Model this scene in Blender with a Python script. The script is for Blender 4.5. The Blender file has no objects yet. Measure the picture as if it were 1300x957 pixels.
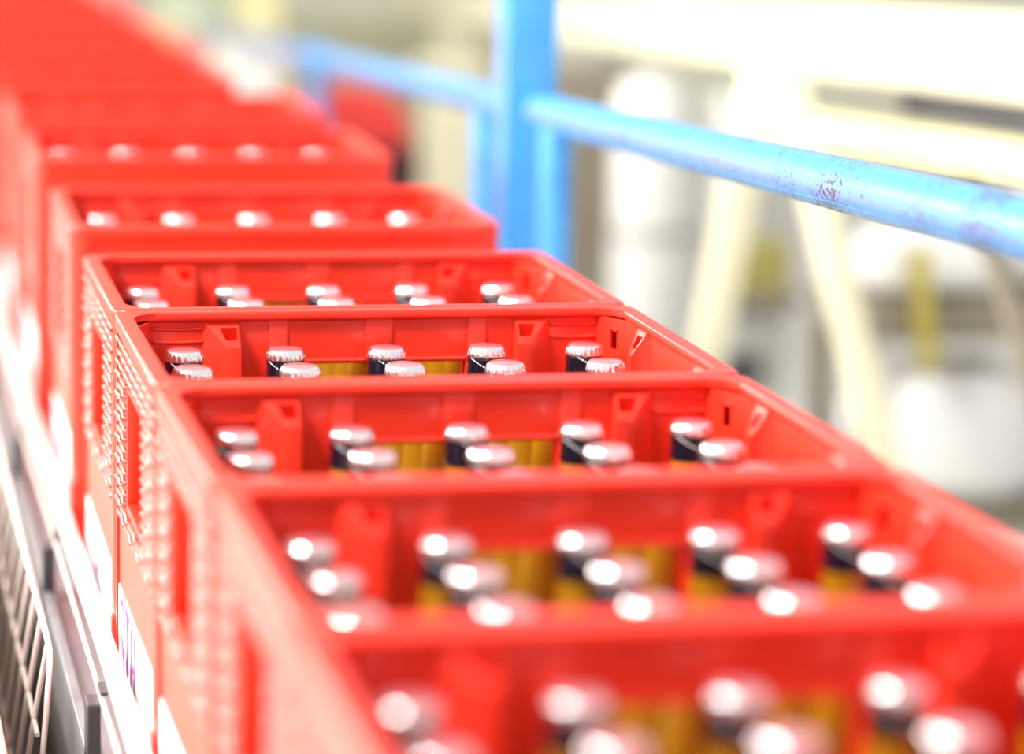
import bpy, bmesh, math, random
from mathutils import Vector, Matrix

random.seed(7)
S = bpy.context.scene
COL = S.collection
PI = math.pi

# ------------------------------------------------------------------ camera, light, exposure
cam_d = bpy.data.cameras.new('camera'); cam = bpy.data.objects.new('camera', cam_d); COL.objects.link(cam)
F_PX = 3720.0                                   # focal length for a 1300 px wide frame
d = Vector(((-200.0-650.0)/F_PX, (434.0+222.0)/F_PX, -1.0))
ROLL = 0.0235
zc = Vector((ROLL, 1.0, ROLL*d.x + d.y)).normalized()
yc = d.normalized(); xc = yc.cross(zc)
cam.matrix_world = Matrix.Translation((0, 0, 1.444)) @ Matrix((xc, yc, zc)).to_4x4()
cam_d.sensor_width = 36.0; cam_d.lens = F_PX*36.0/1300.0
cam_d.shift_y = -44.5/1300.0
cam_d.clip_start = 0.05; cam_d.clip_end = 200
cam_d.dof.use_dof = True; cam_d.dof.focus_distance = 2.17; cam_d.dof.aperture_fstop = 2.35
S.camera = cam

world = bpy.data.worlds.new('world'); S.world = world; world.use_nodes = True
wb = world.node_tree.nodes['Background']
wb.inputs['Color'].default_value = (1.0, 0.985, 0.95, 1); wb.inputs['Strength'].default_value = 0.75

def area(name, loc, target, sx, sy, power, col=(1, 1, 1)):
    l = bpy.data.lights.new(name, 'AREA'); l.shape = 'RECTANGLE'; l.size = sx; l.size_y = sy
    l.energy = power; l.color = col
    o = bpy.data.objects.new(name, l); COL.objects.link(o); o.location = loc
    o.rotation_euler = (Vector(target)-Vector(loc)).to_track_quat('-Z', 'Y').to_euler()
    return o
area('hall_window_light', (-2.5, 0.8, 4.6), (0.4, 2.4, 1.0), 1.5, 1.1, 400, (1.0, 0.97, 0.92))
area('hall_window_band_light', (-2.7, 4.6, 2.0), (0.2, 3.0, 0.9), 6.0, 1.4, 420, (1.0, 0.97, 0.92))

S.view_settings.view_transform = 'Standard'; S.view_settings.look = 'None'
S.view_settings.gamma = 1.0; S.view_settings.use_curve_mapping = False
S.view_settings.exposure = 0.35

# ------------------------------------------------------------------ materials
def mat(name, col, rough=0.5, metal=0.0, spec=0.5, noise=0.0, nscale=20.0, coat=0.0, bump=0.0, trans=0.0, ior=1.5):
    m = bpy.data.materials.new(name); m.use_nodes = True
    nt = m.node_tree; b = nt.nodes['Principled BSDF']
    b.inputs['Base Color'].default_value = (*col, 1); b.inputs['Roughness'].default_value = rough
    b.inputs['Metallic'].default_value = metal; b.inputs['Specular IOR Level'].default_value = spec
    b.inputs['Coat Weight'].default_value = coat; b.inputs['Transmission Weight'].default_value = trans
    b.inputs['IOR'].default_value = ior
    if noise or bump:
        tc = nt.nodes.new('ShaderNodeTexCoord'); n = nt.nodes.new('ShaderNodeTexNoise')
        n.inputs['Scale'].default_value = nscale; n.inputs['Detail'].default_value = 4
        nt.links.new(tc.outputs['Object'], n.inputs['Vector'])
        if noise:
            r = nt.nodes.new('ShaderNodeMix'); r.data_type = 'RGBA'
            r.inputs[6].default_value = (*[max(0, c*(1-noise)) for c in col], 1)
            r.inputs[7].default_value = (*[min(1, c*(1+noise)) for c in col], 1)
            nt.links.new(n.outputs['Fac'], r.inputs[0]); nt.links.new(r.outputs[2], b.inputs['Base Color'])
        if bump:
            bp = nt.nodes.new('ShaderNodeBump'); bp.inputs['Strength'].default_value = bump
            bp.inputs['Distance'].default_value = 0.002
            nt.links.new(n.outputs['Fac'], bp.inputs['Height']); nt.links.new(bp.outputs['Normal'], b.inputs['Normal'])
    return m

M = {}
M['red'] = mat('red_crate_plastic', (0.86, 0.033, 0.015), 0.32, spec=0.5, noise=0.06, nscale=35, bump=0.03)
M['print_white'] = mat('white_print', (0.9, 0.88, 0.86), 0.4)
M['print_magenta'] = mat('magenta_print', (0.36, 0.02, 0.30), 0.4)
M['amber'] = mat('amber_bottle_glass', (0.46, 0.21, 0.008), 0.07, trans=0.35, ior=1.5, coat=0.3)
M['silver'] = mat('silver_crown_metal', (0.86, 0.86, 0.87), 0.22, metal=1.0)
M['cap_pink'] = mat('pink_cap_reflection', (0.50, 0.15, 0.17), 0.22, spec=0.6, coat=0.6)  # pinkish reflection on the cap tops, put into the base colour
M['steel'] = mat('grey_conveyor_steel', (0.30, 0.31, 0.33), 0.45, metal=0.5, noise=0.35, nscale=9)
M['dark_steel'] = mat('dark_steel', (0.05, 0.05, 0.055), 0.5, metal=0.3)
M['alu'] = mat('bright_guide_steel', (0.80, 0.79, 0.74), 0.32, metal=0.6)
M['wire'] = mat('bright_wire', (0.62, 0.58, 0.54), 0.35, metal=0.5)
M['belt'] = mat('grey_belt', (0.10, 0.10, 0.11), 0.6)
M['cream'] = mat('cream_paint', (0.67, 0.64, 0.46), 0.5, noise=0.06, nscale=6)
M['pale_yellow'] = mat('pale_yellow_paint', (0.70, 0.64, 0.34), 0.5)
M['bright_cream'] = mat('bright_cream_paint', (0.93, 0.92, 0.78), 0.4)
M['khaki'] = mat('khaki_panel_paint', (0.40, 0.39, 0.26), 0.6, noise=0.12, nscale=3)
M['lightgrey'] = mat('light_grey_enamel', (0.62, 0.63, 0.60), 0.5, noise=0.1, nscale=4)
M['midgrey'] = mat('mid_grey_enamel', (0.34, 0.34, 0.31), 0.6, noise=0.15, nscale=5)
M['sack'] = mat('white_sack', (0.84, 0.84, 0.82), 0.7, noise=0.06, nscale=12, bump=0.4)
M['brown'] = mat('brown_grey_steel', (0.22, 0.19, 0.14), 0.6, noise=0.2, nscale=8)
M['ochre'] = mat('ochre_plastic', (0.30, 0.26, 0.08), 0.5)
M['yellow'] = mat('yellow_strap', (0.50, 0.42, 0.08), 0.5)
M['red_paint'] = mat('red_housing_paint', (0.62, 0.035, 0.03), 0.35)
M['maroon'] = mat('dark_maroon_base', (0.055, 0.006, 0.008), 0.6)
M['pink'] = mat('pink_plastic', (0.80, 0.16, 0.24), 0.4)
M['peach'] = mat('peach_plastic', (0.80, 0.40, 0.20), 0.4)
M['pale_green'] = mat('pale_green_paint', (0.62, 0.70, 0.50), 0.5)
M['floor'] = mat('pale_concrete', (0.56, 0.56, 0.53), 0.6, noise=0.14, nscale=0.9, bump=0.1)
M['wall'] = mat('pale_plaster', (0.66, 0.65, 0.52), 0.8, noise=0.08, nscale=0.6)

def foil_mat():
    m = mat('navy_neck_foil', (0.004, 0.005, 0.014), 0.22, coat=0.5)
    nt = m.node_tree; b = nt.nodes['Principled BSDF']; N = nt.nodes.new; L = nt.links.new
    tc = N('ShaderNodeTexCoord'); sx = N('ShaderNodeSeparateXYZ'); L(tc.outputs['Object'], sx.inputs[0])
    at = N('ShaderNodeMath'); at.operation = 'ARCTAN2'; L(sx.outputs['Y'], at.inputs[0]); L(sx.outputs['X'], at.inputs[1])
    k = N('ShaderNodeMath'); k.operation = 'MULTIPLY_ADD'; L(at.outputs[0], k.inputs[0])
    k.inputs[1].default_value = 0.0075; L(sx.outputs['Z'], k.inputs[2])       # z + k*angle
    fr = N('ShaderNodeMath'); fr.operation = 'PINGPONG'; L(k.outputs[0], fr.inputs[0]); fr.inputs[1].default_value = 0.0118
    lt = N('ShaderNodeMath'); lt.operation = 'LESS_THAN'; L(fr.outputs[0], lt.inputs[0]); lt.inputs[1].default_value = 0.00055
    # dashes along the line
    si = N('ShaderNodeMath'); si.operation = 'MULTIPLY'; L(at.outputs[0], si.inputs[0]); si.inputs[1].default_value = 34.0
    s2 = N('ShaderNodeMath'); s2.operation = 'SINE'; L(si.outputs[0], s2.inputs[0])
    gt = N('ShaderNodeMath'); gt.operation = 'GREATER_THAN'; L(s2.outputs[0], gt.inputs[0]); gt.inputs[1].default_value = -0.55
    mu = N('ShaderNodeMath'); mu.operation = 'MULTIPLY'; L(lt.outputs[0], mu.inputs[0]); L(gt.outputs[0], mu.inputs[1])
    mx = N('ShaderNodeMix'); mx.data_type = 'RGBA'; L(mu.outputs[0], mx.inputs[0])
    mx.inputs[6].default_value = (0.004, 0.005, 0.014, 1); mx.inputs[7].default_value = (0.85, 0.88, 0.9, 1)
    L(mx.outputs[2], b.inputs['Base Color'])
    return m
M['foil'] = foil_mat()

def blue_mat():
    base = (0.10, 0.37, 0.80)
    m = mat('chipped_sky_blue_paint', base, 0.28, spec=0.7, coat=0.6)
    nt = m.node_tree; b = nt.nodes['Principled BSDF']; N = nt.nodes.new; L = nt.links.new
    tc = N('ShaderNodeTexCoord')
    n1 = N('ShaderNodeTexNoise'); n1.inputs['Scale'].default_value = 9; n1.inputs['Detail'].default_value = 3
    n2 = N('ShaderNodeTexNoise'); n2.inputs['Scale'].default_value = 240; n2.inputs['Detail'].default_value = 6
    n3 = N('ShaderNodeTexNoise'); n3.inputs['Scale'].default_value = 25; n3.inputs['Detail'].default_value = 3
    for n in (n1, n2, n3): L(tc.outputs['Object'], n.inputs['Vector'])
    ad = N('ShaderNodeMath'); ad.operation = 'MULTIPLY_ADD'; L(n1.outputs['Fac'], ad.inputs[0]); ad.inputs[1].default_value = 0.62
    L(n2.outputs['Fac'], ad.inputs[2])
    rp = N('ShaderNodeMapRange'); L(ad.outputs[0], rp.inputs[0])
    rp.inputs[1].default_value = 0.895; rp.inputs[2].default_value = 0.96
    fade = N('ShaderNodeMix'); fade.data_type = 'RGBA'; L(n3.outputs['Fac'], fade.inputs[0])
    fade.inputs[6].default_value = (0.030, 0.28, 0.74, 1); fade.inputs[7].default_value = (0.065, 0.37, 0.78, 1)
    mx = N('ShaderNodeMix'); mx.data_type = 'RGBA'; L(rp.outputs[0], mx.inputs[0])
    L(fade.outputs[2], mx.inputs[6]); mx.inputs[7].default_value = (0.030, 0.028, 0.034, 1)
    L(mx.outputs[2], b.inputs['Base Color'])
    ro = N('ShaderNodeMapRange'); L(rp.outputs[0], ro.inputs[0]); ro.inputs[3].default_value = 0.28; ro.inputs[4].default_value = 0.8
    L(ro.outputs[0], b.inputs['Roughness'])
    bp = N('ShaderNodeBump'); bp.inputs['Strength'].default_value = 0.35; bp.inputs['Distance'].default_value = 0.0008; bp.invert = True
    L(rp.outputs[0], bp.inputs['Height']); L(bp.outputs['Normal'], b.inputs['Normal'])
    return m
M['blue'] = blue_mat()

# ------------------------------------------------------------------ helpers
def link(name, bm, m, parent=None, smooth=None, loc=None):
    me = bpy.data.meshes.new(name)
    bmesh.ops.recalc_face_normals(bm, faces=bm.faces[:])
    bm.to_mesh(me); bm.free()
    for x in (m if isinstance(m, (list, tuple)) else [m]): me.materials.append(x)
    if smooth:
        me.polygons.foreach_set('use_smooth', [True]*len(me.polygons))
        me.set_sharp_from_angle(angle=math.radians(smooth))
    o = bpy.data.objects.new(name, me); COL.objects.link(o)
    if parent is not None: o.parent = parent
    if loc is not None: o.location = loc
    return o
def tag(o, label=None, cat=None, group=None, kind=None):
    if label: o['label'] = label
    if cat: o['category'] = cat
    if group: o['group'] = group
    if kind: o['kind'] = kind
    return o
def empty(name, loc, rz=0.0):
    o = bpy.data.objects.new(name, None); COL.objects.link(o); o.location = loc; o.rotation_euler = (0, 0, rz)
    o.empty_display_size = 0.05
    return o
def kids(o): return list(o.children)
def dup(o, parent=None):
    c = o.copy(); COL.objects.link(c); c.parent = parent
    for ch in kids(o): dup(ch, c)
    return c
def box(bm, x0, x1, y0, y1, z0, z1, bev=0.0, mi=0):
    vs = [bm.verts.new(p) for p in ((x0,y0,z0),(x1,y0,z0),(x1,y1,z0),(x0,y1,z0),(x0,y0,z1),(x1,y0,z1),(x1,y1,z1),(x0,y1,z1))]
    fs = [bm.faces.new([vs[i] for i in f]) for f in ((3,2,1,0),(4,5,6,7),(0,1,5,4),(1,2,6,5),(2,3,7,6),(3,0,4,7))]
    for f in fs: f.material_index = mi
    if bev:
        es = list({e for f in fs for e in f.edges})
        bmesh.ops.bevel(bm, geom=es, offset=bev, segments=2, affect='EDGES', profile=0.5)
    return vs
def prism(bm, poly, z0, z1):
    a = [bm.verts.new((p[0], p[1], z0)) for p in poly]; b = [bm.verts.new((p[0], p[1], z1)) for p in poly]
    n = len(poly); bm.faces.new(a[::-1]); bm.faces.new(b)
    for i in range(n): bm.faces.new((a[i], a[(i+1)%n], b[(i+1)%n], b[i]))
def tube(bm, pts, r, n=12, cap=True, mi=0):
    pts = [Vector(p) for p in pts]; rings = []
    up = None
    for i, p in enumerate(pts):
        t = (pts[min(i+1, len(pts)-1)]-pts[max(i-1, 0)]).normalized()
        if up is None:
            up = t.orthogonal().normalized()
        u = (up-t*up.dot(t)).normalized(); up = u; v = t.cross(u)
        rr = r[i] if isinstance(r, (list, tuple)) else r
        rings.append([bm.verts.new(p+(u*math.cos(2*PI*k/n)+v*math.sin(2*PI*k/n))*rr) for k in range(n)])
    for a, b in zip(rings, rings[1:]):
        for k in range(n):
            f = bm.faces.new((a[k], a[(k+1)%n], b[(k+1)%n], b[k])); f.material_index = mi
    if cap:
        bm.faces.new(rings[0][::-1]); bm.faces.new(rings[-1])
def bar(bm, p, q, w, h, bev=0.0, up=(0, 0, 1)):
    p, q = Vector(p), Vector(q); t = (q-p).normalized(); upv = Vector(up)
    s = t.cross(upv).normalized(); u = s.cross(t)
    co = []
    for e in (p, q):
        co += [e-s*w/2-u*h/2, e+s*w/2-u*h/2, e+s*w/2+u*h/2, e-s*w/2+u*h/2]
    vs = [bm.verts.new(c) for c in co]
    fs = [bm.faces.new([vs[i] for i in f]) for f in ((0,1,2,3),(7,6,5,4),(0,4,5,1),(1,5,6,2),(2,6,7,3),(3,7,4,0))]
    if bev: bmesh.ops.bevel(bm, geom=list({e for f in fs for e in f.edges}), offset=bev, segments=2, affect='EDGES', profile=0.5)
def lathe(bm, prof, n=24, close_bottom=True, close_top=True, rad=None, mats=None):
    rings = []
    for j, (r, z) in enumerate(prof):
        rings.append([bm.verts.new(((rad(j, k, r) if rad else r)*math.cos(2*PI*k/n), (rad(j, k, r) if rad else r)*math.sin(2*PI*k/n), z)) for k in range(n)])
    for j, (a, b) in enumerate(zip(rings, rings[1:])):
        for k in range(n):
            f = bm.faces.new((a[k], a[(k+1)%n], b[(k+1)%n], b[k]))
            if mats: f.material_index = mats[j]
    if close_bottom: bm.faces.new(rings[0][::-1])
    if close_top:
        f = bm.faces.new(rings[-1])
        if mats: f.material_index = mats[-1]
def rrect(hx, hy, r, n=6):
    pts = []
    for cx, cy, a0 in ((hx-r, hy-r, 0), (-hx+r, hy-r, PI/2), (-hx+r, -hy+r, PI), (hx-r, -hy+r, 1.5*PI)):
        for k in range(n+1):
            a = a0+PI/2*k/n; pts.append((cx+r*math.cos(a), cy+r*math.sin(a)))
    return pts
def ring(bm, hx, hy, r, prof, n=6):
    loops = []
    for dd_, z in prof:
        loops.append([bm.verts.new((x, y, z)) for x, y in rrect(hx-dd_, hy-dd_, max(r-dd_, 0.0025), n)])
    m_ = len(loops[0])
    for a, b in zip(loops, loops[1:]+loops[:1]):
        for k in range(m_): bm.faces.new((a[k], a[(k+1)%m_], b[(k+1)%m_], b[k]))
def plate(bm, us, zs, holes, t, xf):
    """solid plate over the grid us x zs with cells in holes left open; xf(u, w, z) places it, w = 0..t"""
    nu, nz = len(us)-1, len(zs)-1
    V = {}
    def v(i, j, s):
        if (i, j, s) not in V: V[(i, j, s)] = bm.verts.new(xf(us[i], t*s, zs[j]))
        return V[(i, j, s)]
    solid = lambda i, j: 0 <= i < nu and 0 <= j < nz and (i, j) not in holes
    for i in range(nu):
        for j in range(nz):
            if not solid(i, j): continue
            for s in (0, 1): bm.faces.new((v(i,j,s), v(i+1,j,s), v(i+1,j+1,s), v(i,j+1,s)))
            for (di, dj, a, b) in ((-1,0,(i,j),(i,j+1)), (1,0,(i+1,j),(i+1,j+1)), (0,-1,(i,j),(i+1,j)), (0,1,(i,j+1),(i+1,j+1))):
                if not solid(i+di, j+dj):
                    bm.faces.new((v(*a,0), v(*b,0), v(*b,1), v(*a,1)))

# ------------------------------------------------------------------ setting
bm = bmesh.new(); box(bm, -6, 7, -3, 14.0, -0.1, 0.0); tag(link('floor', bm, M['floor']), 'pale concrete factory floor', kind='structure')
bm = bmesh.new(); box(bm, -6, 7, 14.0, 14.2, 0.0, 5.0); tag(link('wall_back', bm, M['wall']), 'pale plastered far wall', kind='structure')

# ------------------------------------------------------------------ crate prototype
ZB = 0.80                                  # conveyor belt height
HX, HY, HZ = 0.2005, 0.1500, 0.290
def wall_post_bm(flip):
    """boxed post with a sloping, pierced top; u along the wall from the corner side, p out of the wall"""
    bm = bmesh.new(); s = -1 if flip else 1
    base = [(0, 0), (0.017, 0.014), (0.028, 0.014), (0.028, 0.0)]
    top = [0.2845, 0.264, 0.264, 0.2845]
    def V(u, p, z): return bm.verts.new((s*u, -p, z))
    lo = [V(u, p, 0.006) for u, p in base]; hi = [V(u, p, z) for (u, p), z in zip(base, top)]
    for i in range(4): bm.faces.new((lo[i], lo[(i+1)%4], hi[(i+1)%4], hi[i]))
    bm.faces.new(lo[::-1])
    def zt(p): return 0.2845-(0.0205/0.014)*p
    hole = [(0.0125, 0.0045), (0.0170, 0.0105), (0.0258, 0.0105), (0.0258, 0.0045)]
    h = [V(u, p, zt(p)) for u, p in hole]; hb = [V(u, p-0.008, zt(p)-0.022) for u, p in hole]
    for i in range(4):
        bm.faces.new((hi[i], hi[(i+1)%4], h[(i+1)%4], h[i])); bm.faces.new((h[i], h[(i+1)%4], hb[(i+1)%4], hb[i]))
    bm.faces.new(hb)
    sel = [e for e in bm.edges if (e.verts[0] in hi and e.verts[1] in hi)]
    bmesh.ops.bevel(bm, geom=sel, offset=0.0009, segments=2, affect='EDGES', profile=0.5)
    return bm

def make_crate():
    t = empty('beer_crate', (0, 0, 0))
    R_ = M['red']
    # rim: rounded rectangular band with a rolled edge and a small shadow step beneath
    bm = bmesh.new()
    ring(bm, HX, HY, 0.015, [(0.0022, 0.2900), (0.0011, 0.28965), (0.0003, 0.2887), (0.0, 0.2875), (0.0, 0.2800), (0.0008, 0.2792), (0.003, 0.2790),
                             (0.0085, 0.2825), (0.0110, 0.2828), (0.0122, 0.2838), (0.0126, 0.2850), (0.0126, 0.2885), (0.0122, 0.2895), (0.0112, 0.2900)])
    for qx in (-1, 1):                                      # filleted inner corners
        for qy in (-1, 1):
            cx_, cy_, rf = HX-0.012, HY-0.012, 0.024
            arc = [(qx*(cx_-rf+rf*math.cos(PI/2*k/8)), qy*(cy_-rf+rf*math.sin(PI/2*k/8))) for k in range(9)]
            prism(bm, [(qx*cx_, qy*(cy_-rf))]+arc[1:-1]+[(qx*(cx_-rf), qy*cy_), (qx*cx_, qy*cy_)], 0.2846, 0.2896)
    link('rim', bm, R_, t, 40)
    # end walls (the long sides, facing along the conveyor)
    for s in (-1, 1):
        bm = bmesh.new(); f = lambda u, w, z: (u, s*(HY-0.003-w), z)
        plate(bm, [-0.187, -0.069, 0.069, 0.187], [0.004, 0.210, 0.2505, 0.2835], {(1, 1)}, 0.004, f)
        y0, y1 = sorted((s*(HY-0.0065), s*(HY-0.0088)))
        for a, b, z0 in ((-0.084, -0.070, 0.03), (0.070, 0.084, 0.03), (-0.010, 0.011, 0.251)): box(bm, a, b, y0, y1, z0, 0.2828, 0.0006)
        # rolled lips along the hand hole
        for z in (0.2508, 0.2097): tube(bm, [(-0.069, s*(HY-0.0055), z), (0.069, s*(HY-0.0055), z)], 0.0026, 8)
        ew = link('end_wall', bm, R_, t, 40)
        for q in (-1, 1):                                  # three ribs in each corner recess
            for z in (0.2770, 0.2672):
                bm = bmesh.new(); xa, xb = 0.1345, 0.171
                tube(bm, [(q*(xa+(xb-xa)*k/6), s*(HY-0.0075+0.0012*math.cos((k/6-0.5)*PI)), z-0.0010*math.cos((k/6-0.5)*PI)) for k in range(7)], 0.0016, 8)
                link('recess_rib', bm, R_, ew, 60)
            o = link('wall_post', wall_post_bm((q > 0) == (s > 0)), R_, t, 35)
            o.location = (q*0.1345, s*(HY-0.007), 0); o.rotation_euler = (0, 0, 0 if s > 0 else PI)
    # side walls (short sides) with the tall hand slot
    for s in (-1, 1):
        bm = bmesh.new(); f = lambda u, w, z: (s*(HX-0.003-w), u, z)
        plate(bm, [-0.137, -0.056, 0.056, 0.137], [0.004, 0.162, 0.248, 0.2835], {(1, 1)}, 0.004, f)
        x0, x1 = sorted((s*(HX-0.0135), s*(HX-0.0015)))       # deep reveal round the hand slot
        for q in (-1, 1): box(bm, x0, x1, *sorted((q*0.0530, q*0.0565)), 0.160, 0.250, 0.0008)
        for za, zb in ((0.1605, 0.1635), (0.2465, 0.2495)): box(bm, x0, x1, -0.0528, 0.0528, za, zb, 0.0008)
        sw = link('side_wall', bm, R_, t, 40)
        for q in (-1, 1):
            o = link('wall_post', wall_post_bm((s > 0) == (q < 0)), R_, t, 35)
            o.rotation_euler = (0, 0, -PI/2 if s > 0 else PI/2)
            o.location = (s*(HX-0.007), q*0.094, 0)
        # long scalloped ridges under the rim
        for k, z in enumerate((0.2725, 0.2640, 0.2555)):
            bm = bmesh.new(); pts = []; rr = []
            for i in range(65):
                y = -0.136+0.272*i/64
                pts.append((s*(HX-0.0022), y, z)); rr.append(0.0019+0.0006*math.cos(i*2*PI/8+k*PI))
            tube(bm, pts, rr, 6); link('side_ridge', bm, R_, sw, 70)
        # staggered grip dashes
        bm = bmesh.new()
        for row in range(14):
            z = 0.2475-row*0.0080
            for k in range(-1, 5):
                ya = -0.134+k*0.058+(0.029 if row % 2 else 0); yb = min(ya+0.053, 0.136); ya = max(ya, -0.136)
                if z > 0.152:                               # keep clear of the hand slot
                    if -0.062 < yb and ya < 0.062:
                        if ya < -0.062: yb = -0.062
                        elif yb > 0.062: ya = 0.062
                        else: continue
                if yb-ya < 0.012: continue
                X = lambda e: s*(HX-0.0032+e)
                tube(bm, [(X(0), ya, z), (X(0.0016), ya+0.003, z), (X(0.0013), (ya+yb)/2, z), (X(0.0016), yb-0.003, z), (X(0), yb, z)], [0.0010, 0.0025, 0.0017, 0.0025, 0.0010], 6)
        tag(link('grip_ridges', bm, R_, sw, 60), kind='stuff')
        # printed white panel with magenta-outlined lettering, on a slightly raised field
        bm = bmesh.new(); xo = HX-0.0022
        def strip(u0, z0, u1, z1, w, lift, mi):
            # u runs from the panel's left (as read from outside) to its right
            du, dz = u1-u0, z1-z0; L_ = math.hypot(du, dz); nu, nz_ = -dz/L_*w/2, du/L_*w/2
            yy = lambda u: (0.126-u) if s < 0 else (-0.126+u)
            q4 = [(u0+nu, z0+nz_), (u1+nu, z1+nz_), (u1-nu, z1-nz_), (u0-nu, z0-nz_)]
            ve = [bm.verts.new((s*(xo+lift), yy(u), z)) for u, z in q4]
            fc = bm.faces.new(ve); fc.material_index = mi
        box(bm, *sorted((s*(HX-0.0032), s*xo)), -0.126, 0.126, 0.012, 0.086, 0.0, 0)
        sp = [(0.042, 0.072), (0.036, 0.078), (0.026, 0.079), (0.016, 0.073), (0.014, 0.062), (0.020, 0.054), (0.036, 0.046), (0.043, 0.037), (0.041, 0.026), (0.032, 0.019), (0.022, 0.019), (0.014, 0.026)]
        stro = [(*a, *b) for a, b in zip(sp, sp[1:])]         # curved first character
        stro += [(0.054, 0.079, 0.086, 0.079), (0.066, 0.019, 0.066, 0.079), (0.074, 0.019, 0.074, 0.079),
                 (0.096, 0.019, 0.096, 0.079), (0.104, 0.019, 0.104, 0.079), (0.104, 0.050, 0.120, 0.050), (0.120, 0.019, 0.120, 0.079), (0.128, 0.019, 0.128, 0.079)]
        for st in stro: strip(*st, 0.0055, 0.0003, 1)
        o = link('printed_label', bm, [M['print_white'], M['print_magenta']], sw)
        o['label'] = 'white printed field with magenta outlined lettering'
    # rounded corner posts
    for qx in (-1, 1):
        for qy in (-1, 1):
            bm = bmesh.new(); r = 0.0135; c = (HX-0.001-r, HY-0.001-r); out = []; inn = []
            for k in range(9):
                a = PI/2*k/8; out.append((c[0]+r*math.cos(a), c[1]+r*math.sin(a))); inn.append((c[0]+(r-0.005)*math.cos(a), c[1]+(r-0.005)*math.sin(a)))
            out = [(out[0][0], c[1]-0.006)]+out+[(c[0]-0.006, out[-1][1])]; inn = [(inn[0][0], c[1]-0.006)]+inn+[(c[0]-0.006, inn[-1][1])]
            prism(bm, [(qx*x, qy*y) for x, y in out+inn[::-1]], 0.0, 0.2830)
            link('corner_post', bm, R_, t, 40)
            # slanted corner panel with an upright slot, above the shoulders of the corner bottle
            A, B = Vector((qx*0.1720, qy*0.1425)), Vector((qx*0.1930, qy*0.0955)); dv = (B-A); L_ = dv.length; dv.normalize(); nv = Vector((-qx*abs(dv.y), -qy*abs(dv.x)))
            bm = bmesh.new()
            plate(bm, [0, 0.0175, 0.0255, L_], [0.212, 0.2595, 0.2735, 0.2832], {(1, 1)}, 0.0022,
                  lambda u, w, z: (A.x+dv.x*u-nv.x*w, A.y+dv.y*u-nv.y*w, z))
            cpt = A+dv*0.0215+nv*0.0005
            tube(bm, [(cpt.x-dv.x*0.004, cpt.y-dv.y*0.004, 0.2742), (cpt.x, cpt.y, 0.2762), (cpt.x+dv.x*0.004, cpt.y+dv.y*0.004, 0.2742)], 0.0014, 6)
            link('corner_panel', bm, R_, t, 40)
    bm = bmesh.new(); prism(bm, rrect(HX-0.004, HY-0.004, 0.010, 4), 0.0, 0.004); link('crate_floor', bm, R_, t)
    bm = bmesh.new()                                        # bottle cells
    for k in range(4): x = -0.11475+0.0765*k; box(bm, x-0.0012, x+0.0012, -0.143, 0.143, 0.004, 0.12)
    for k in range(3): y = -0.0715+0.0715*k; box(bm, -0.1935, 0.1935, y-0.0012, y+0.0012, 0.004, 0.12)
    link('divider_grid', bm, R_, t)
    return t

# ------------------------------------------------------------------ bottle prototype
def make_bottle():
    bm = bmesh.new()
    prof = [(0.026, 0.0), (0.0318, 0.002), (0.0332, 0.006), (0.0332, 0.122), (0.0326, 0.132), (0.0300, 0.147), (0.0245, 0.164), (0.0192, 0.180),
            (0.0166, 0.194), (0.0150, 0.210), (0.0139, 0.228), (0.0134, 0.240), (0.0132, 0.248), (0.0138, 0.2500), (0.0140, 0.2530), (0.0132, 0.2545), (0.0126, 0.2585)]
    lathe(bm, prof, 28)
    b = link('beer_bottle', bm, M['amber'], None, 60)
    bm = bmesh.new()
    pf = [(0.01455, 0.2380), (0.0147, 0.2384), (0.0142, 0.2440), (0.01395, 0.2480), (0.0142, 0.2500), (0.0144, 0.2530), (0.0138, 0.2553)]
    lathe(bm, pf, 28, False, False); o = link('neck_foil', bm, M['foil'], b, 60); o['label'] = 'dark navy neck foil with a dashed white line'
    bm = bmesh.new(); n = 84
    cp = [(0.0148, 0.2548), (0.0148, 0.2556), (0.0145, 0.2580), (0.0141, 0.2600), (0.0133, 0.2614), (0.0124, 0.2621), (0.0112, 0.2625), (0.0075, 0.2629), (0.0030, 0.2631)]
    amp = [0.00055, 0.00055, 0.00050, 0.00025, 0.00006, 0, 0, 0, 0]
    lathe(bm, cp, n, False, True, rad=lambda j, k, r: r+amp[j]*math.cos(2*PI*21*k/n), mats=[0, 0, 0, 0, 0, 1, 1, 1, 1])
    o = link('crown_cap', bm, [M['silver'], M['cap_pink']], b, 50); o['label'] = 'silver crown cap with pink reflection painted on top'
    return b

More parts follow.
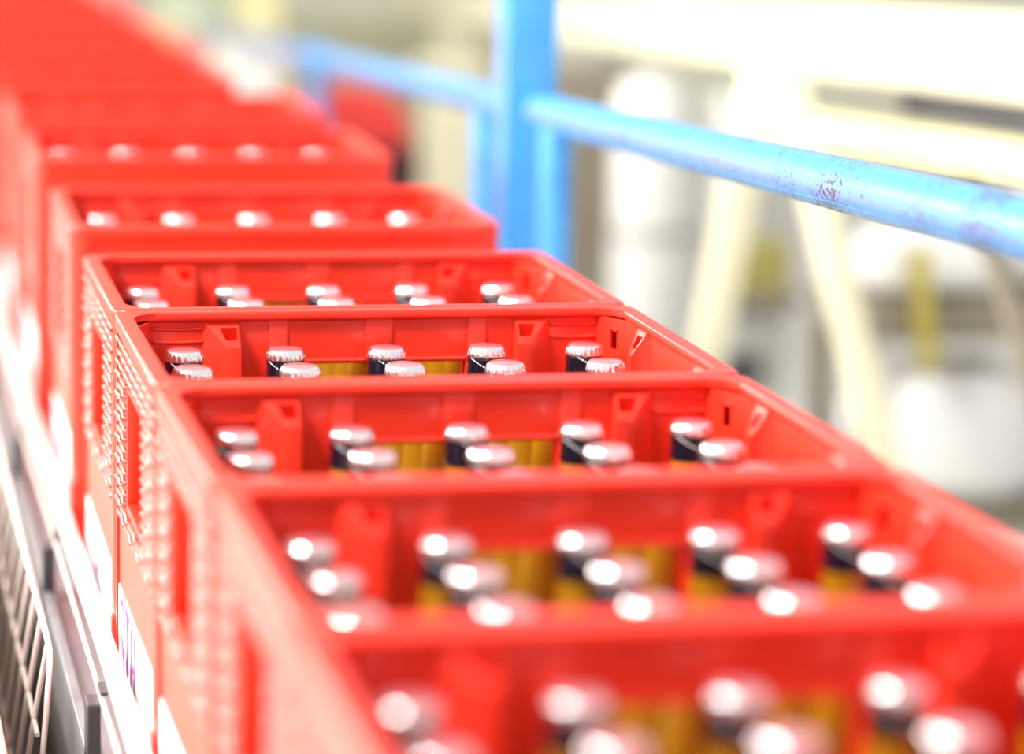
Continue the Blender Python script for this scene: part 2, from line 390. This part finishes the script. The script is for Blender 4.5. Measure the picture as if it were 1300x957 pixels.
# ------------------------------------------------------------------ the row of crates
XC = 0.393
crates = [  # back edge y, x shift, yaw, label
    (1.274, 0.000, 0.000, 'red beer crate at the bottom edge, nearest the camera, mostly cut off'),
    (1.576, 0.002, 0.000, 'large blurred red beer crate, second from the camera, three rows of caps showing'),
    (1.878, 0.000, 0.002, 'red beer crate third from the camera, slightly blurred'),
    (2.180, 0.000, 0.000, 'sharply focused red beer crate, fourth from the camera'),
    (2.482, 0.000, -0.002, 'red beer crate fifth from the camera, last before the gap in the row'),
    (2.955, 0.004, -0.010, 'red beer crate just beyond the gap, one row of bright caps showing'),
    (3.540, 0.008, -0.012, 'blurred red beer crate beyond the gap, second crate after the gap'),
    (4.040, 0.010, -0.010, 'blurred red beer crate third after the gap, beside the red housing'),
    (4.580, -0.034, 0.004, 'blurred red beer crate fourth after the gap'),
    (5.090, -0.038, -0.006, 'blurred red beer crate fifth after the gap'),
    (5.600, -0.038, 0.005, 'blurred red beer crate sixth after the gap'),
    (6.110, -0.042, -0.004, 'blurred red beer crate seventh after the gap, near the top edge'),
    (6.620, -0.042, 0.000, 'blurred red beer crate eighth after the gap, cut by the top edge'),
    (7.140, -0.044, 0.003, 'blurred red beer crate ninth after the gap, at the top left corner'),
    (7.660, -0.044, -0.003, 'blurred red beer crate tenth after the gap, farthest in the row'),
]
crate_name = ['crate at bottom edge', 'second crate from camera', 'third crate from camera', 'fourth crate from camera',
              'fifth crate from camera', 'first crate past gap', 'second crate past gap', 'third crate past gap', 'fourth crate past gap']
row_name = ['front row', 'second row', 'third row', 'back row']
col_name = ['leftmost', 'second from left', 'middle', 'second from right', 'rightmost']
crate0 = make_crate(); bottle0 = make_bottle()
first_b = True
for i, (yb, dx, yaw, lab) in enumerate(crates):
    c = crate0 if i == 0 else dup(crate0)
    cxy = Vector((XC+dx, yb-HY))
    c.location = (cxy.x, cxy.y, ZB); c.rotation_euler = (0, 0, yaw)
    tag(c, lab, 'crate', 'red beer crates in a row on the conveyor')
    rows = {0: (2, 3), 6: (2, 3), 7: (3,), 8: (3,)}.get(i, (0, 1, 2, 3) if i < 6 else ())
    for r in rows:
        for k in range(5):
            b = bottle0 if first_b else dup(bottle0)
            first_b = False
            lx, ly = (k-2)*0.0765+random.uniform(-.0012, .0012), (r-1.5)*0.0715+random.uniform(-.0004, .0004)
            b.location = (cxy.x+lx*math.cos(yaw)-ly*math.sin(yaw), cxy.y+lx*math.sin(yaw)+ly*math.cos(yaw), ZB+0.0045)
            b.rotation_euler = (0, 0, random.uniform(-0.45, 0.45))
            tag(b, 'amber bottle, silver cap, %s, %s, %s' % (col_name[k], row_name[r], crate_name[i]), 'bottle', 'capped beer bottles standing in the crates')

# ------------------------------------------------------------------ conveyor
def P(name, bm, m, parent, smooth=None):                       # world coordinates -> part of a thing standing at parent.location
    bmesh.ops.translate(bm, vec=-Vector(parent.location), verts=bm.verts[:]); return link(name, bm, m, parent, smooth)
def conveyor(X, Y0, Y1, label, with_drip):
    cv = empty('crate_conveyor', (XC+X, (Y0+Y1)/2, 0)); tag(cv, label, 'conveyor')
    def Q(name, bm, m):
        bmesh.ops.translate(bm, vec=(X, 0, 0), verts=bm.verts[:]); P(name, bm, m, cv)
    bm = bmesh.new(); box(bm, 0.20, 0.586, Y0, Y1, 0.785, 0.7995); Q('belt', bm, M['belt'])
    for side in (-1, 1):
        def B(a, b, y0, y1, z0, z1, bev=0.0):              # a, b: distances outward from the belt's middle line
            x0, x1 = sorted((XC+side*a, XC+side*b)); box(bm, x0, x1, y0, y1, z0, z1, bev)
        bm = bmesh.new(); B(0.225, 0.233, Y0, Y1, 0.62, 0.795, 0.001); B(0.197, 0.225, Y0, Y1, 0.772, 0.784); Q('side_frame', bm, M['steel'])
        bm = bmesh.new(); B(0.2125 if side > 0 else 0.204, 0.2265 if side > 0 else 0.218, Y0, Y1, 0.843, 0.850, 0.0012); Q('guide_rail', bm, M['alu'])
        bm = bmesh.new(); B(0.2215, 0.224, Y0, Y1, 0.834, 0.840, 0.0006); Q('guide_flange', bm, M['alu'])
        y = Y0+0.22
        while y < Y1-0.05:
            bm = bmesh.new(); B(0.2235, 0.233, y-0.014, y+0.014, 0.70, 0.8338, 0.001); B(0.2185, 0.2238, y-0.014, y+0.014, 0.8400, 0.8428)
            tube(bm, [(XC+side*0.233, y, 0.76), (XC+side*0.240, y, 0.76)], 0.009, 6); Q('guide_bracket', bm, M['dark_steel']); y += 0.47
        for y in [Y0+0.2+k*(Y1-Y0-0.4)/2 for k in range(3)]:
            bm = bmesh.new(); B(0.204, 0.254, y-0.025, y+0.025, 0.0, 0.6195, 0.003); B(0.18, 0.28, y-0.05, y+0.05, 0.0, 0.008); Q('leg', bm, M['steel'])
    for y in [Y0+0.2+k*(Y1-Y0-0.4)/2 for k in range(3)]:
        bm = bmesh.new(); box(bm, 0.164, 0.622, y-0.02, y+0.02, 0.62, 0.66); Q('cross_member', bm, M['steel'])
    if with_drip:
        bm = bmesh.new(); box(bm, 0.125, 0.1595, Y0, Y1, 0.640, 0.648, 0.001); box(bm, 0.118, 0.1245, Y0, Y1, 0.640, 0.675, 0.001); Q('drip_tray', bm, M['dark_steel'])
conveyor(0.0, 0.4, 4.20, 'grey steel conveyor section with bright guide rails carrying the nearer red crates', True)
conveyor(-0.044, 4.215, 9.0, 'far conveyor section set slightly left, carrying the farther blurred red crates', False)

# wire mesh cable tray running along the conveyor's left side
tr = empty('wire_cable_tray', (0.10, 2.15, 0.70)); tag(tr, 'bright wire mesh tray along the left side of the conveyor', 'cable tray')
RX, RZ = 0.1435, 0.835
bm = bmesh.new(); tube(bm, [(RX, 4.19, RZ), (RX, 2.190, RZ), (RX, 2.165, RZ-0.002), (RX-0.001, 2.150, RZ-0.012), (RX-0.004, 2.140, RZ-0.04), (RX-0.010, 2.130, RZ-0.10), (RX-0.016, 2.12, RZ-0.17)], 0.0023, 8); P('rim_wire', bm, M['wire'], tr, 60)
for dx, dz in ((-0.008, -0.060), (-0.019, -0.128)):
    bm = bmesh.new(); tube(bm, [(RX+dx-0.003, 4.19, RZ+dz), (RX+dx-0.003, 2.14, RZ+dz)], 0.0021, 8); P('long_wire', bm, M['wire'], tr, 60)
for k in range(26):
    y = 2.175+k*0.074
    bm = bmesh.new(); tube(bm, [(RX-0.001, y, RZ-0.001), (RX-0.012, y, RZ-0.062), (RX-0.022, y, RZ-0.130)], 0.0021, 8)
    P('cross_wire', bm, M['wire'], tr, 60)
dct = empty('cable_duct', (0.03, 2.0, 0.0)); tag(dct, 'pale cream cable duct at the lower left edge beside the wire tray', 'duct')
bm = bmesh.new(); box(bm, -0.08, 0.096, 0.9, 3.6, 0.56, 0.775, 0.003); P('trunking', bm, M['cream'], dct)
bm = bmesh.new(); box(bm, -0.085, 0.1015, 0.9, 3.6, 0.7755, 0.815, 0.002); P('lid', bm, M['cream'], dct)
for y in (1.2, 3.3):
    bm = bmesh.new(); box(bm, 0.0, 0.05, y-0.025, y+0.025, 0.0, 0.559); P('stand', bm, M['steel'], dct)

# ------------------------------------------------------------------ blue guard railing on the right
rl = empty('guard_railing', (0.79, 3.40, 0.0)); tag(rl, 'chipped sky blue tubular guard railing with square post beside the conveyor', 'railing')
def rail(y): return Vector((0.717+0.051*(y-1.954), y, 1.203-0.05*(y-1.954)))
bm = bmesh.new(); ys = [1.2+0.1*k for k in range(22)]; tube(bm, [rail(y) for y in ys], 0.0205, 32); P('handrail', bm, M['blue'], rl, 50)
bm = bmesh.new(); tube(bm, [rail(y) for y in (3.432, 5, 7, 9.5)], 0.0205, 24); P('handrail', bm, M['blue'], rl, 50)
p = rail(3.40)
bm = bmesh.new(); box(bm, p.x-0.034, p.x+0.030, 3.37, 3.43, 0.0, 2.3, 0.004); P('square_post', bm, M['blue'], rl, 40)
for y in (3.20, 3.68):
    p = rail(y); bm = bmesh.new(); tube(bm, [(p.x, y, 0.0), (p.x, y, p.z-0.012)], 0.0195, 20); P('tube_post', bm, M['blue'], rl, 50)
for y in (5.75,):
    a, b = rail(y-0.05), rail(y+0.05); bm = bmesh.new(); tube(bm, [a, b], 0.028, 20); P('joint_sleeve', bm, M['blue'], rl, 50)
    p = rail(y); bm = bmesh.new(); tube(bm, [(p.x, y, 0.0), (p.x, y, p.z-0.015)], 0.018, 16); P('tube_post', bm, M['blue'], rl, 50)
for y in (3.20, 3.40, 3.68):
    p = rail(y); bm = bmesh.new(); box(bm, p.x-0.055, p.x+0.055, y-0.055, y+0.055, 0, 0.008); P('foot_plate', bm, M['blue'], rl)

# ------------------------------------------------------------------ background: cream frame of the neighbouring line
fr_ = empty('cream_steel_frame', (1.5, 5.0, 0)); tag(fr_, 'cream painted steel frame with long beam and splayed legs behind the blue railing', 'machine frame')
def beam(y, z=0.0): return Vector((1.60+0.055*(y-3.755), y, 1.166-0.0445*(y-3.755)+z))
bm = bmesh.new(); bar(bm, beam(2.6), beam(10.5), 0.07, 0.118, 0.004); P('beam', bm, M['cream'], fr_)
bm = bmesh.new(); bar(bm, beam(2.6, -0.083), beam(4.36, -0.083), 0.03, 0.046, 0.0); P('beam_shadow_strip', bm, M['dark_steel'], fr_)  # dark strip added to stand in for the shadow under the beam
bm = bmesh.new(); bar(bm, (1.40, 4.12, 1.035), (1.60, 2.9, 1.065), 0.05, 0.048, 0.003); P('lower_rail', bm, M['pale_yellow'], fr_)
bm = bmesh.new(); bar(bm, (1.44, 4.40, 1.10), (1.45, 3.80, 0.46), 0.042, 0.044, 0.003, (0, 1, 0)); P('leg', bm, M['cream'], fr_)
bm = bmesh.new(); bar(bm, (1.45, 3.80, 0.47), (1.46, 3.42, 0.0), 0.042, 0.044, 0.003, (0, 1, 0)); P('leg', bm, M['cream'], fr_)
bm = bmesh.new(); bar(bm, (1.42, 4.45, 1.10), (1.25, 4.50, 0.0), 0.05, 0.05, 0.003, (0, 1, 0)); P('leg', bm, M['cream'], fr_)
bm = bmesh.new(); box(bm, 1.41, 1.465, 4.38, 4.50, 0.95, 1.115, 0.004); P('head_bracket', bm, M['cream'], fr_)
bm = bmesh.new(); bar(bm, (1.553, 3.96, 1.04), (1.57, 3.35, 0.45), 0.022, 0.022, 0, (0, 1, 0)); P('brace', bm, M['brown'], fr_)
bm = bmesh.new(); box(bm, 1.86, 1.94, 9.2, 9.28, 0.0, 0.90, 0.004); P('leg', bm, M['cream'], fr_)

# ------------------------------------------------------------------ background: things behind the railing
def thing(name, label, cat, loc): return tag(empty(name, loc), label, cat)
# grey plastic-lidded tank and the panels behind the neighbouring line
t = thing('storage_tank', 'pale grey upright tank on a ring foot, right of the blue post', 'tank', (1.66, 5.95, 0))
bm = bmesh.new(); lathe(bm, [(0.075, 0.10), (0.085, 0.12), (0.085, 0.90), (0.075, 0.94), (0.03, 0.965)], 32); link('tank_body', bm, M['lightgrey'], t, 40)
bm = bmesh.new(); lathe(bm, [(0.088, 0.62), (0.090, 0.625), (0.090, 0.645), (0.088, 0.65)], 32); link('tank_band', bm, M['midgrey'], t, 40)
bm = bmesh.new(); lathe(bm, [(0.09, 0.0), (0.09, 0.02), (0.07, 0.03), (0.07, 0.10)], 24); link('tank_foot', bm, M['steel'], t, 40)
t = thing('control_cabinet', 'brownish grey metal cabinet just right of the square blue post', 'cabinet', (1.69, 6.75, 0))
bm = bmesh.new(); box(bm, -0.10, 0.10, -0.10, 0.10, 0.06, 0.955, 0.006); link('cabinet_body', bm, M['midgrey'], t)
bm = bmesh.new(); box(bm, -0.09, 0.09, -0.108, -0.101, 0.10, 0.93, 0.003); d_ = link('cabinet_door', bm, M['brown'], t)
bm = bmesh.new(); box(bm, 0.06, 0.075, -0.122, -0.109, 0.52, 0.62, 0.003); link('door_handle', bm, M['dark_steel'], d_)
bm = bmesh.new(); box(bm, -0.095, 0.095, -0.095, 0.095, 0.0, 0.059); link('plinth', bm, M['dark_steel'], t)
t = thing('light_grey_switch_box', 'light grey box on a stand between tank and cream legs', 'box', (1.86, 5.9, 0))
t.name = 'switch_box'
bm = bmesh.new(); box(bm, -0.085, 0.085, -0.08, 0.08, 0.42, 0.93, 0.008); link('box_body', bm, M['lightgrey'], t)
bm = bmesh.new(); box(bm, -0.07, 0.07, -0.088, -0.081, 0.45, 0.90, 0.003); link('box_door', bm, M['midgrey'], t)
bm = bmesh.new(); box(bm, -0.03, 0.03, -0.03, 0.03, 0.0, 0.419); link('stand', bm, M['steel'], t)
# khaki panel wall behind the far rail
t = thing('panel_screen', 'khaki panelled screen standing behind the far blue rail', 'screen', (2.00, 10.9, 0))
for k in range(4):
    bm = bmesh.new(); x = -0.44+k*0.22; box(bm, x+0.004, x+0.216, -0.015, 0.015, 0.10, 0.775, 0.003); link('panel', bm, M['khaki'], t)
for x in (-0.45, 0.0, 0.45):
    bm = bmesh.new(); box(bm, x-0.02, x+0.02, 0.016, 0.05, 0.0, 0.79, 0.002); link('post', bm, M['cream'], t)
# cream column left of the square post
t = thing('cream_upright', 'cream steel column on a base plate, left of the blue posts', 'post', (1.545, 7.5, 0))
bm = bmesh.new(); box(bm, -0.072, 0.072, -0.04, 0.04, 0.012, 0.85, 0.006); link('column_shaft', bm, M['cream'], t)
bm = bmesh.new(); box(bm, -0.10, 0.10, -0.08, 0.08, 0.0, 0.0118); link('base_plate', bm, M['cream'], t)
bm = bmesh.new(); box(bm, -0.095, 0.095, -0.06, 0.06, 0.8505, 0.88, 0.004); link('head_plate', bm, M['cream'], t)
# red rounded housing on a dark base
t = thing('red_machine_housing', 'red rounded machine housing on a dark base, behind the far crates', 'machine', (1.13, 6.60, 0))
bm = bmesh.new(); prof = [(-0.115, 0.755), (-0.115, 0.83), (-0.10, 0.865), (-0.06, 0.885), (0.03, 0.885), (0.075, 0.865), (0.105, 0.82), (0.112, 0.785), (0.105, 0.762), (0.095, 0.755)]
va = [bm.verts.new((x, -0.12, z)) for x, z in prof]; vb = [bm.verts.new((x, 0.14, z)) for x, z in prof]; n_ = len(prof)
bm.faces.new(va); bm.faces.new(vb[::-1])
for k in range(n_): bm.faces.new((va[k], va[(k+1)%n_], vb[(k+1)%n_], vb[k]))
bmesh.ops.bevel(bm, geom=bm.edges[:], offset=0.006, segments=2, affect='EDGES', profile=0.5)
link('housing', bm, M['red_paint'], t, 40)
bm = bmesh.new(); box(bm, -0.10, 0.135, -0.11, 0.13, 0.0, 0.7545, 0.004); link('machine_base', bm, M['maroon'], t)
# bright boxes and small things at the far end of the conveyor
t = thing('pale_yellow_cabinet', 'bright pale yellow box beside the far end of the crate row', 'box', (1.085, 8.05, 0))
bm = bmesh.new(); box(bm, -0.098, 0.090, -0.06, 0.06, 0.30, 0.869, 0.008); link('box_body', bm, M['bright_cream'], t)
bm = bmesh.new(); box(bm, -0.072, 0.072, -0.067, -0.0605, 0.68, 0.855, 0.003); link('box_lid', bm, M['print_white'], t)
bm = bmesh.new(); box(bm, -0.05, 0.05, -0.04, 0.04, 0.0, 0.2995); link('stand', bm, M['steel'], t)
t = thing('pale_yellow_post', 'pale yellow steel post at the top edge behind the bright box', 'post', (1.22, 8.9, 0))
bm = bmesh.new(); box(bm, -0.062, 0.062, -0.04, 0.04, 0.012, 1.6, 0.004); link('post_shaft', bm, M['pale_yellow'], t)
bm = bmesh.new(); box(bm, -0.09, 0.09, -0.07, 0.07, 0.0, 0.0118); link('base_plate', bm, M['pale_yellow'], t)
def bin_(name, label, x, y, zt, r, m):
    t = thing(name, label, 'drum', (x, y, 0))
    bm = bmesh.new(); lathe(bm, [(r*0.9, 0.0), (r, 0.02), (r, zt-0.03), (r*0.96, zt-0.02)], 24); link('drum_body', bm, m, t, 40)
    bm = bmesh.new(); lathe(bm, [(r*1.03, zt-0.0195), (r*1.03, zt-0.004), (r*0.9, zt)], 24); link('drum_lid', bm, m, t, 40)
bin_('pink_drum', 'pink drum behind the farthest crates at the upper left', 0.80, 9.3, 0.93, 0.10, M['pink'])
bin_('pink_drum', 'small pink drum left of the bright pale yellow box', 1.01, 8.75, 0.825, 0.045, M['pink'])
bin_('peach_drum', 'peach coloured drum between the two pink drums', 0.985, 9.25, 0.845, 0.06, M['peach'])
bin_('pale_green_drum', 'pale green drum behind the peach drum at the top edge', 1.15, 10.1, 0.90, 0.13, M['pale_green'])
# shelf with sacks, white tub and yellow strap at the right
t = thing('brown_shelf', 'brownish steel shelf behind the cream legs at the right', 'shelf', (1.84, 4.62, 0))
bm = bmesh.new(); box(bm, -0.22, 0.30, -0.10, 0.16, 0.640, 0.700, 0.004); link('shelf_board', bm, M['brown'], t)
bm = bmesh.new(); box(bm, -0.22, 0.30, -0.10, 0.16, 0.300, 0.340, 0.004); link('shelf_board', bm, M['brown'], t)
for x in (-0.20, 0.28):
    for y in (-0.08, 0.14):
        bm = bmesh.new(); box(bm, x-0.016, x+0.016, y-0.016, y+0.016, 0.0, 0.3); box(bm, x-0.016, x+0.016, y-0.016, y+0.016, 0.34, 0.64); link('leg', bm, M['brown'], t)
def sack(name, label, x, y, z, hx, hy, hz, m, rz=0.0):
    bm = bmesh.new(); bmesh.ops.create_uvsphere(bm, u_segments=24, v_segments=14, radius=1.0)
    for v in bm.verts:
        c = v.co; k = [math.copysign(abs(q)**0.62, q) for q in c]
        w = 1+0.05*math.sin(5*c.x+2*c.z)+0.04*math.sin(7*c.y-3*c.x)
        v.co = (k[0]*hx*w, k[1]*hy*w, max(k[2], -0.93)*hz*(1+0.04*math.sin(6*c.x)))
    o = link(name, bm, m, None, 60); o.location = (x, y, z+hz*0.935); o.rotation_euler = (0, 0, rz)
    return tag(o, label, 'sack')
sack('white_sack', 'plump white sack lying on the top board of the brown shelf', 1.80, 4.66, 0.705, 0.125, 0.09, 0.065, M['sack'], 0.1)
sack('white_sack', 'white sack farther right on the brown shelf, by the frame edge', 2.03, 4.68, 0.705, 0.09, 0.08, 0.085, M['sack'], -0.2)
sack('white_sack', 'rounded white sack on the lower board of the brown shelf', 1.83, 4.66, 0.345, 0.17, 0.10, 0.125, M['sack'])
t = thing('yellow_strap', 'yellow strap hanging over the front of the brown shelf', 'strap', (1.722, 4.497, 0))
bm = bmesh.new(); bar(bm, (-0.012, 0.0, 0.80), (0.014, 0.0, 0.63), 0.036, 0.006, 0.001, (0, 1, 0)); link('strap_band', bm, M['yellow'], t)
bm = bmesh.new(); box(bm, -0.004, 0.036, -0.006, 0.006, 0.600, 0.629, 0.002); link('strap_buckle', bm, M['yellow'], t)
t = thing('ochre_crate', 'ochre box on a dark stand seen between the cream legs', 'box', (1.67, 5.25, 0))
bm = bmesh.new(); box(bm, -0.055, 0.055, -0.06, 0.06, 0.62, 0.715, 0.006); link('box_body', bm, M['ochre'], t)
bm = bmesh.new(); box(bm, -0.075, 0.075, -0.08, 0.08, 0.595, 0.6195, 0.003); link('stand_top', bm, M['brown'], t)
bm = bmesh.new(); box(bm, -0.05, 0.05, -0.05, 0.05, 0.0, 0.5945); link('stand', bm, M['midgrey'], t)
t = thing('pump_unit', 'light grey pump with a dark valve on the floor between the cream legs', 'pump', (1.57, 5.00, 0))
bm = bmesh.new(); box(bm, -0.10, 0.12, -0.10, 0.12, 0.0, 0.44, 0.02); link('pump_body', bm, M['lightgrey'], t, 40)
bm = bmesh.new(); lathe(bm, [(0.02, 0.441), (0.02, 0.49), (0.045, 0.495), (0.045, 0.53), (0.02, 0.54)], 20); link('valve', bm, M['dark_steel'], t, 40)
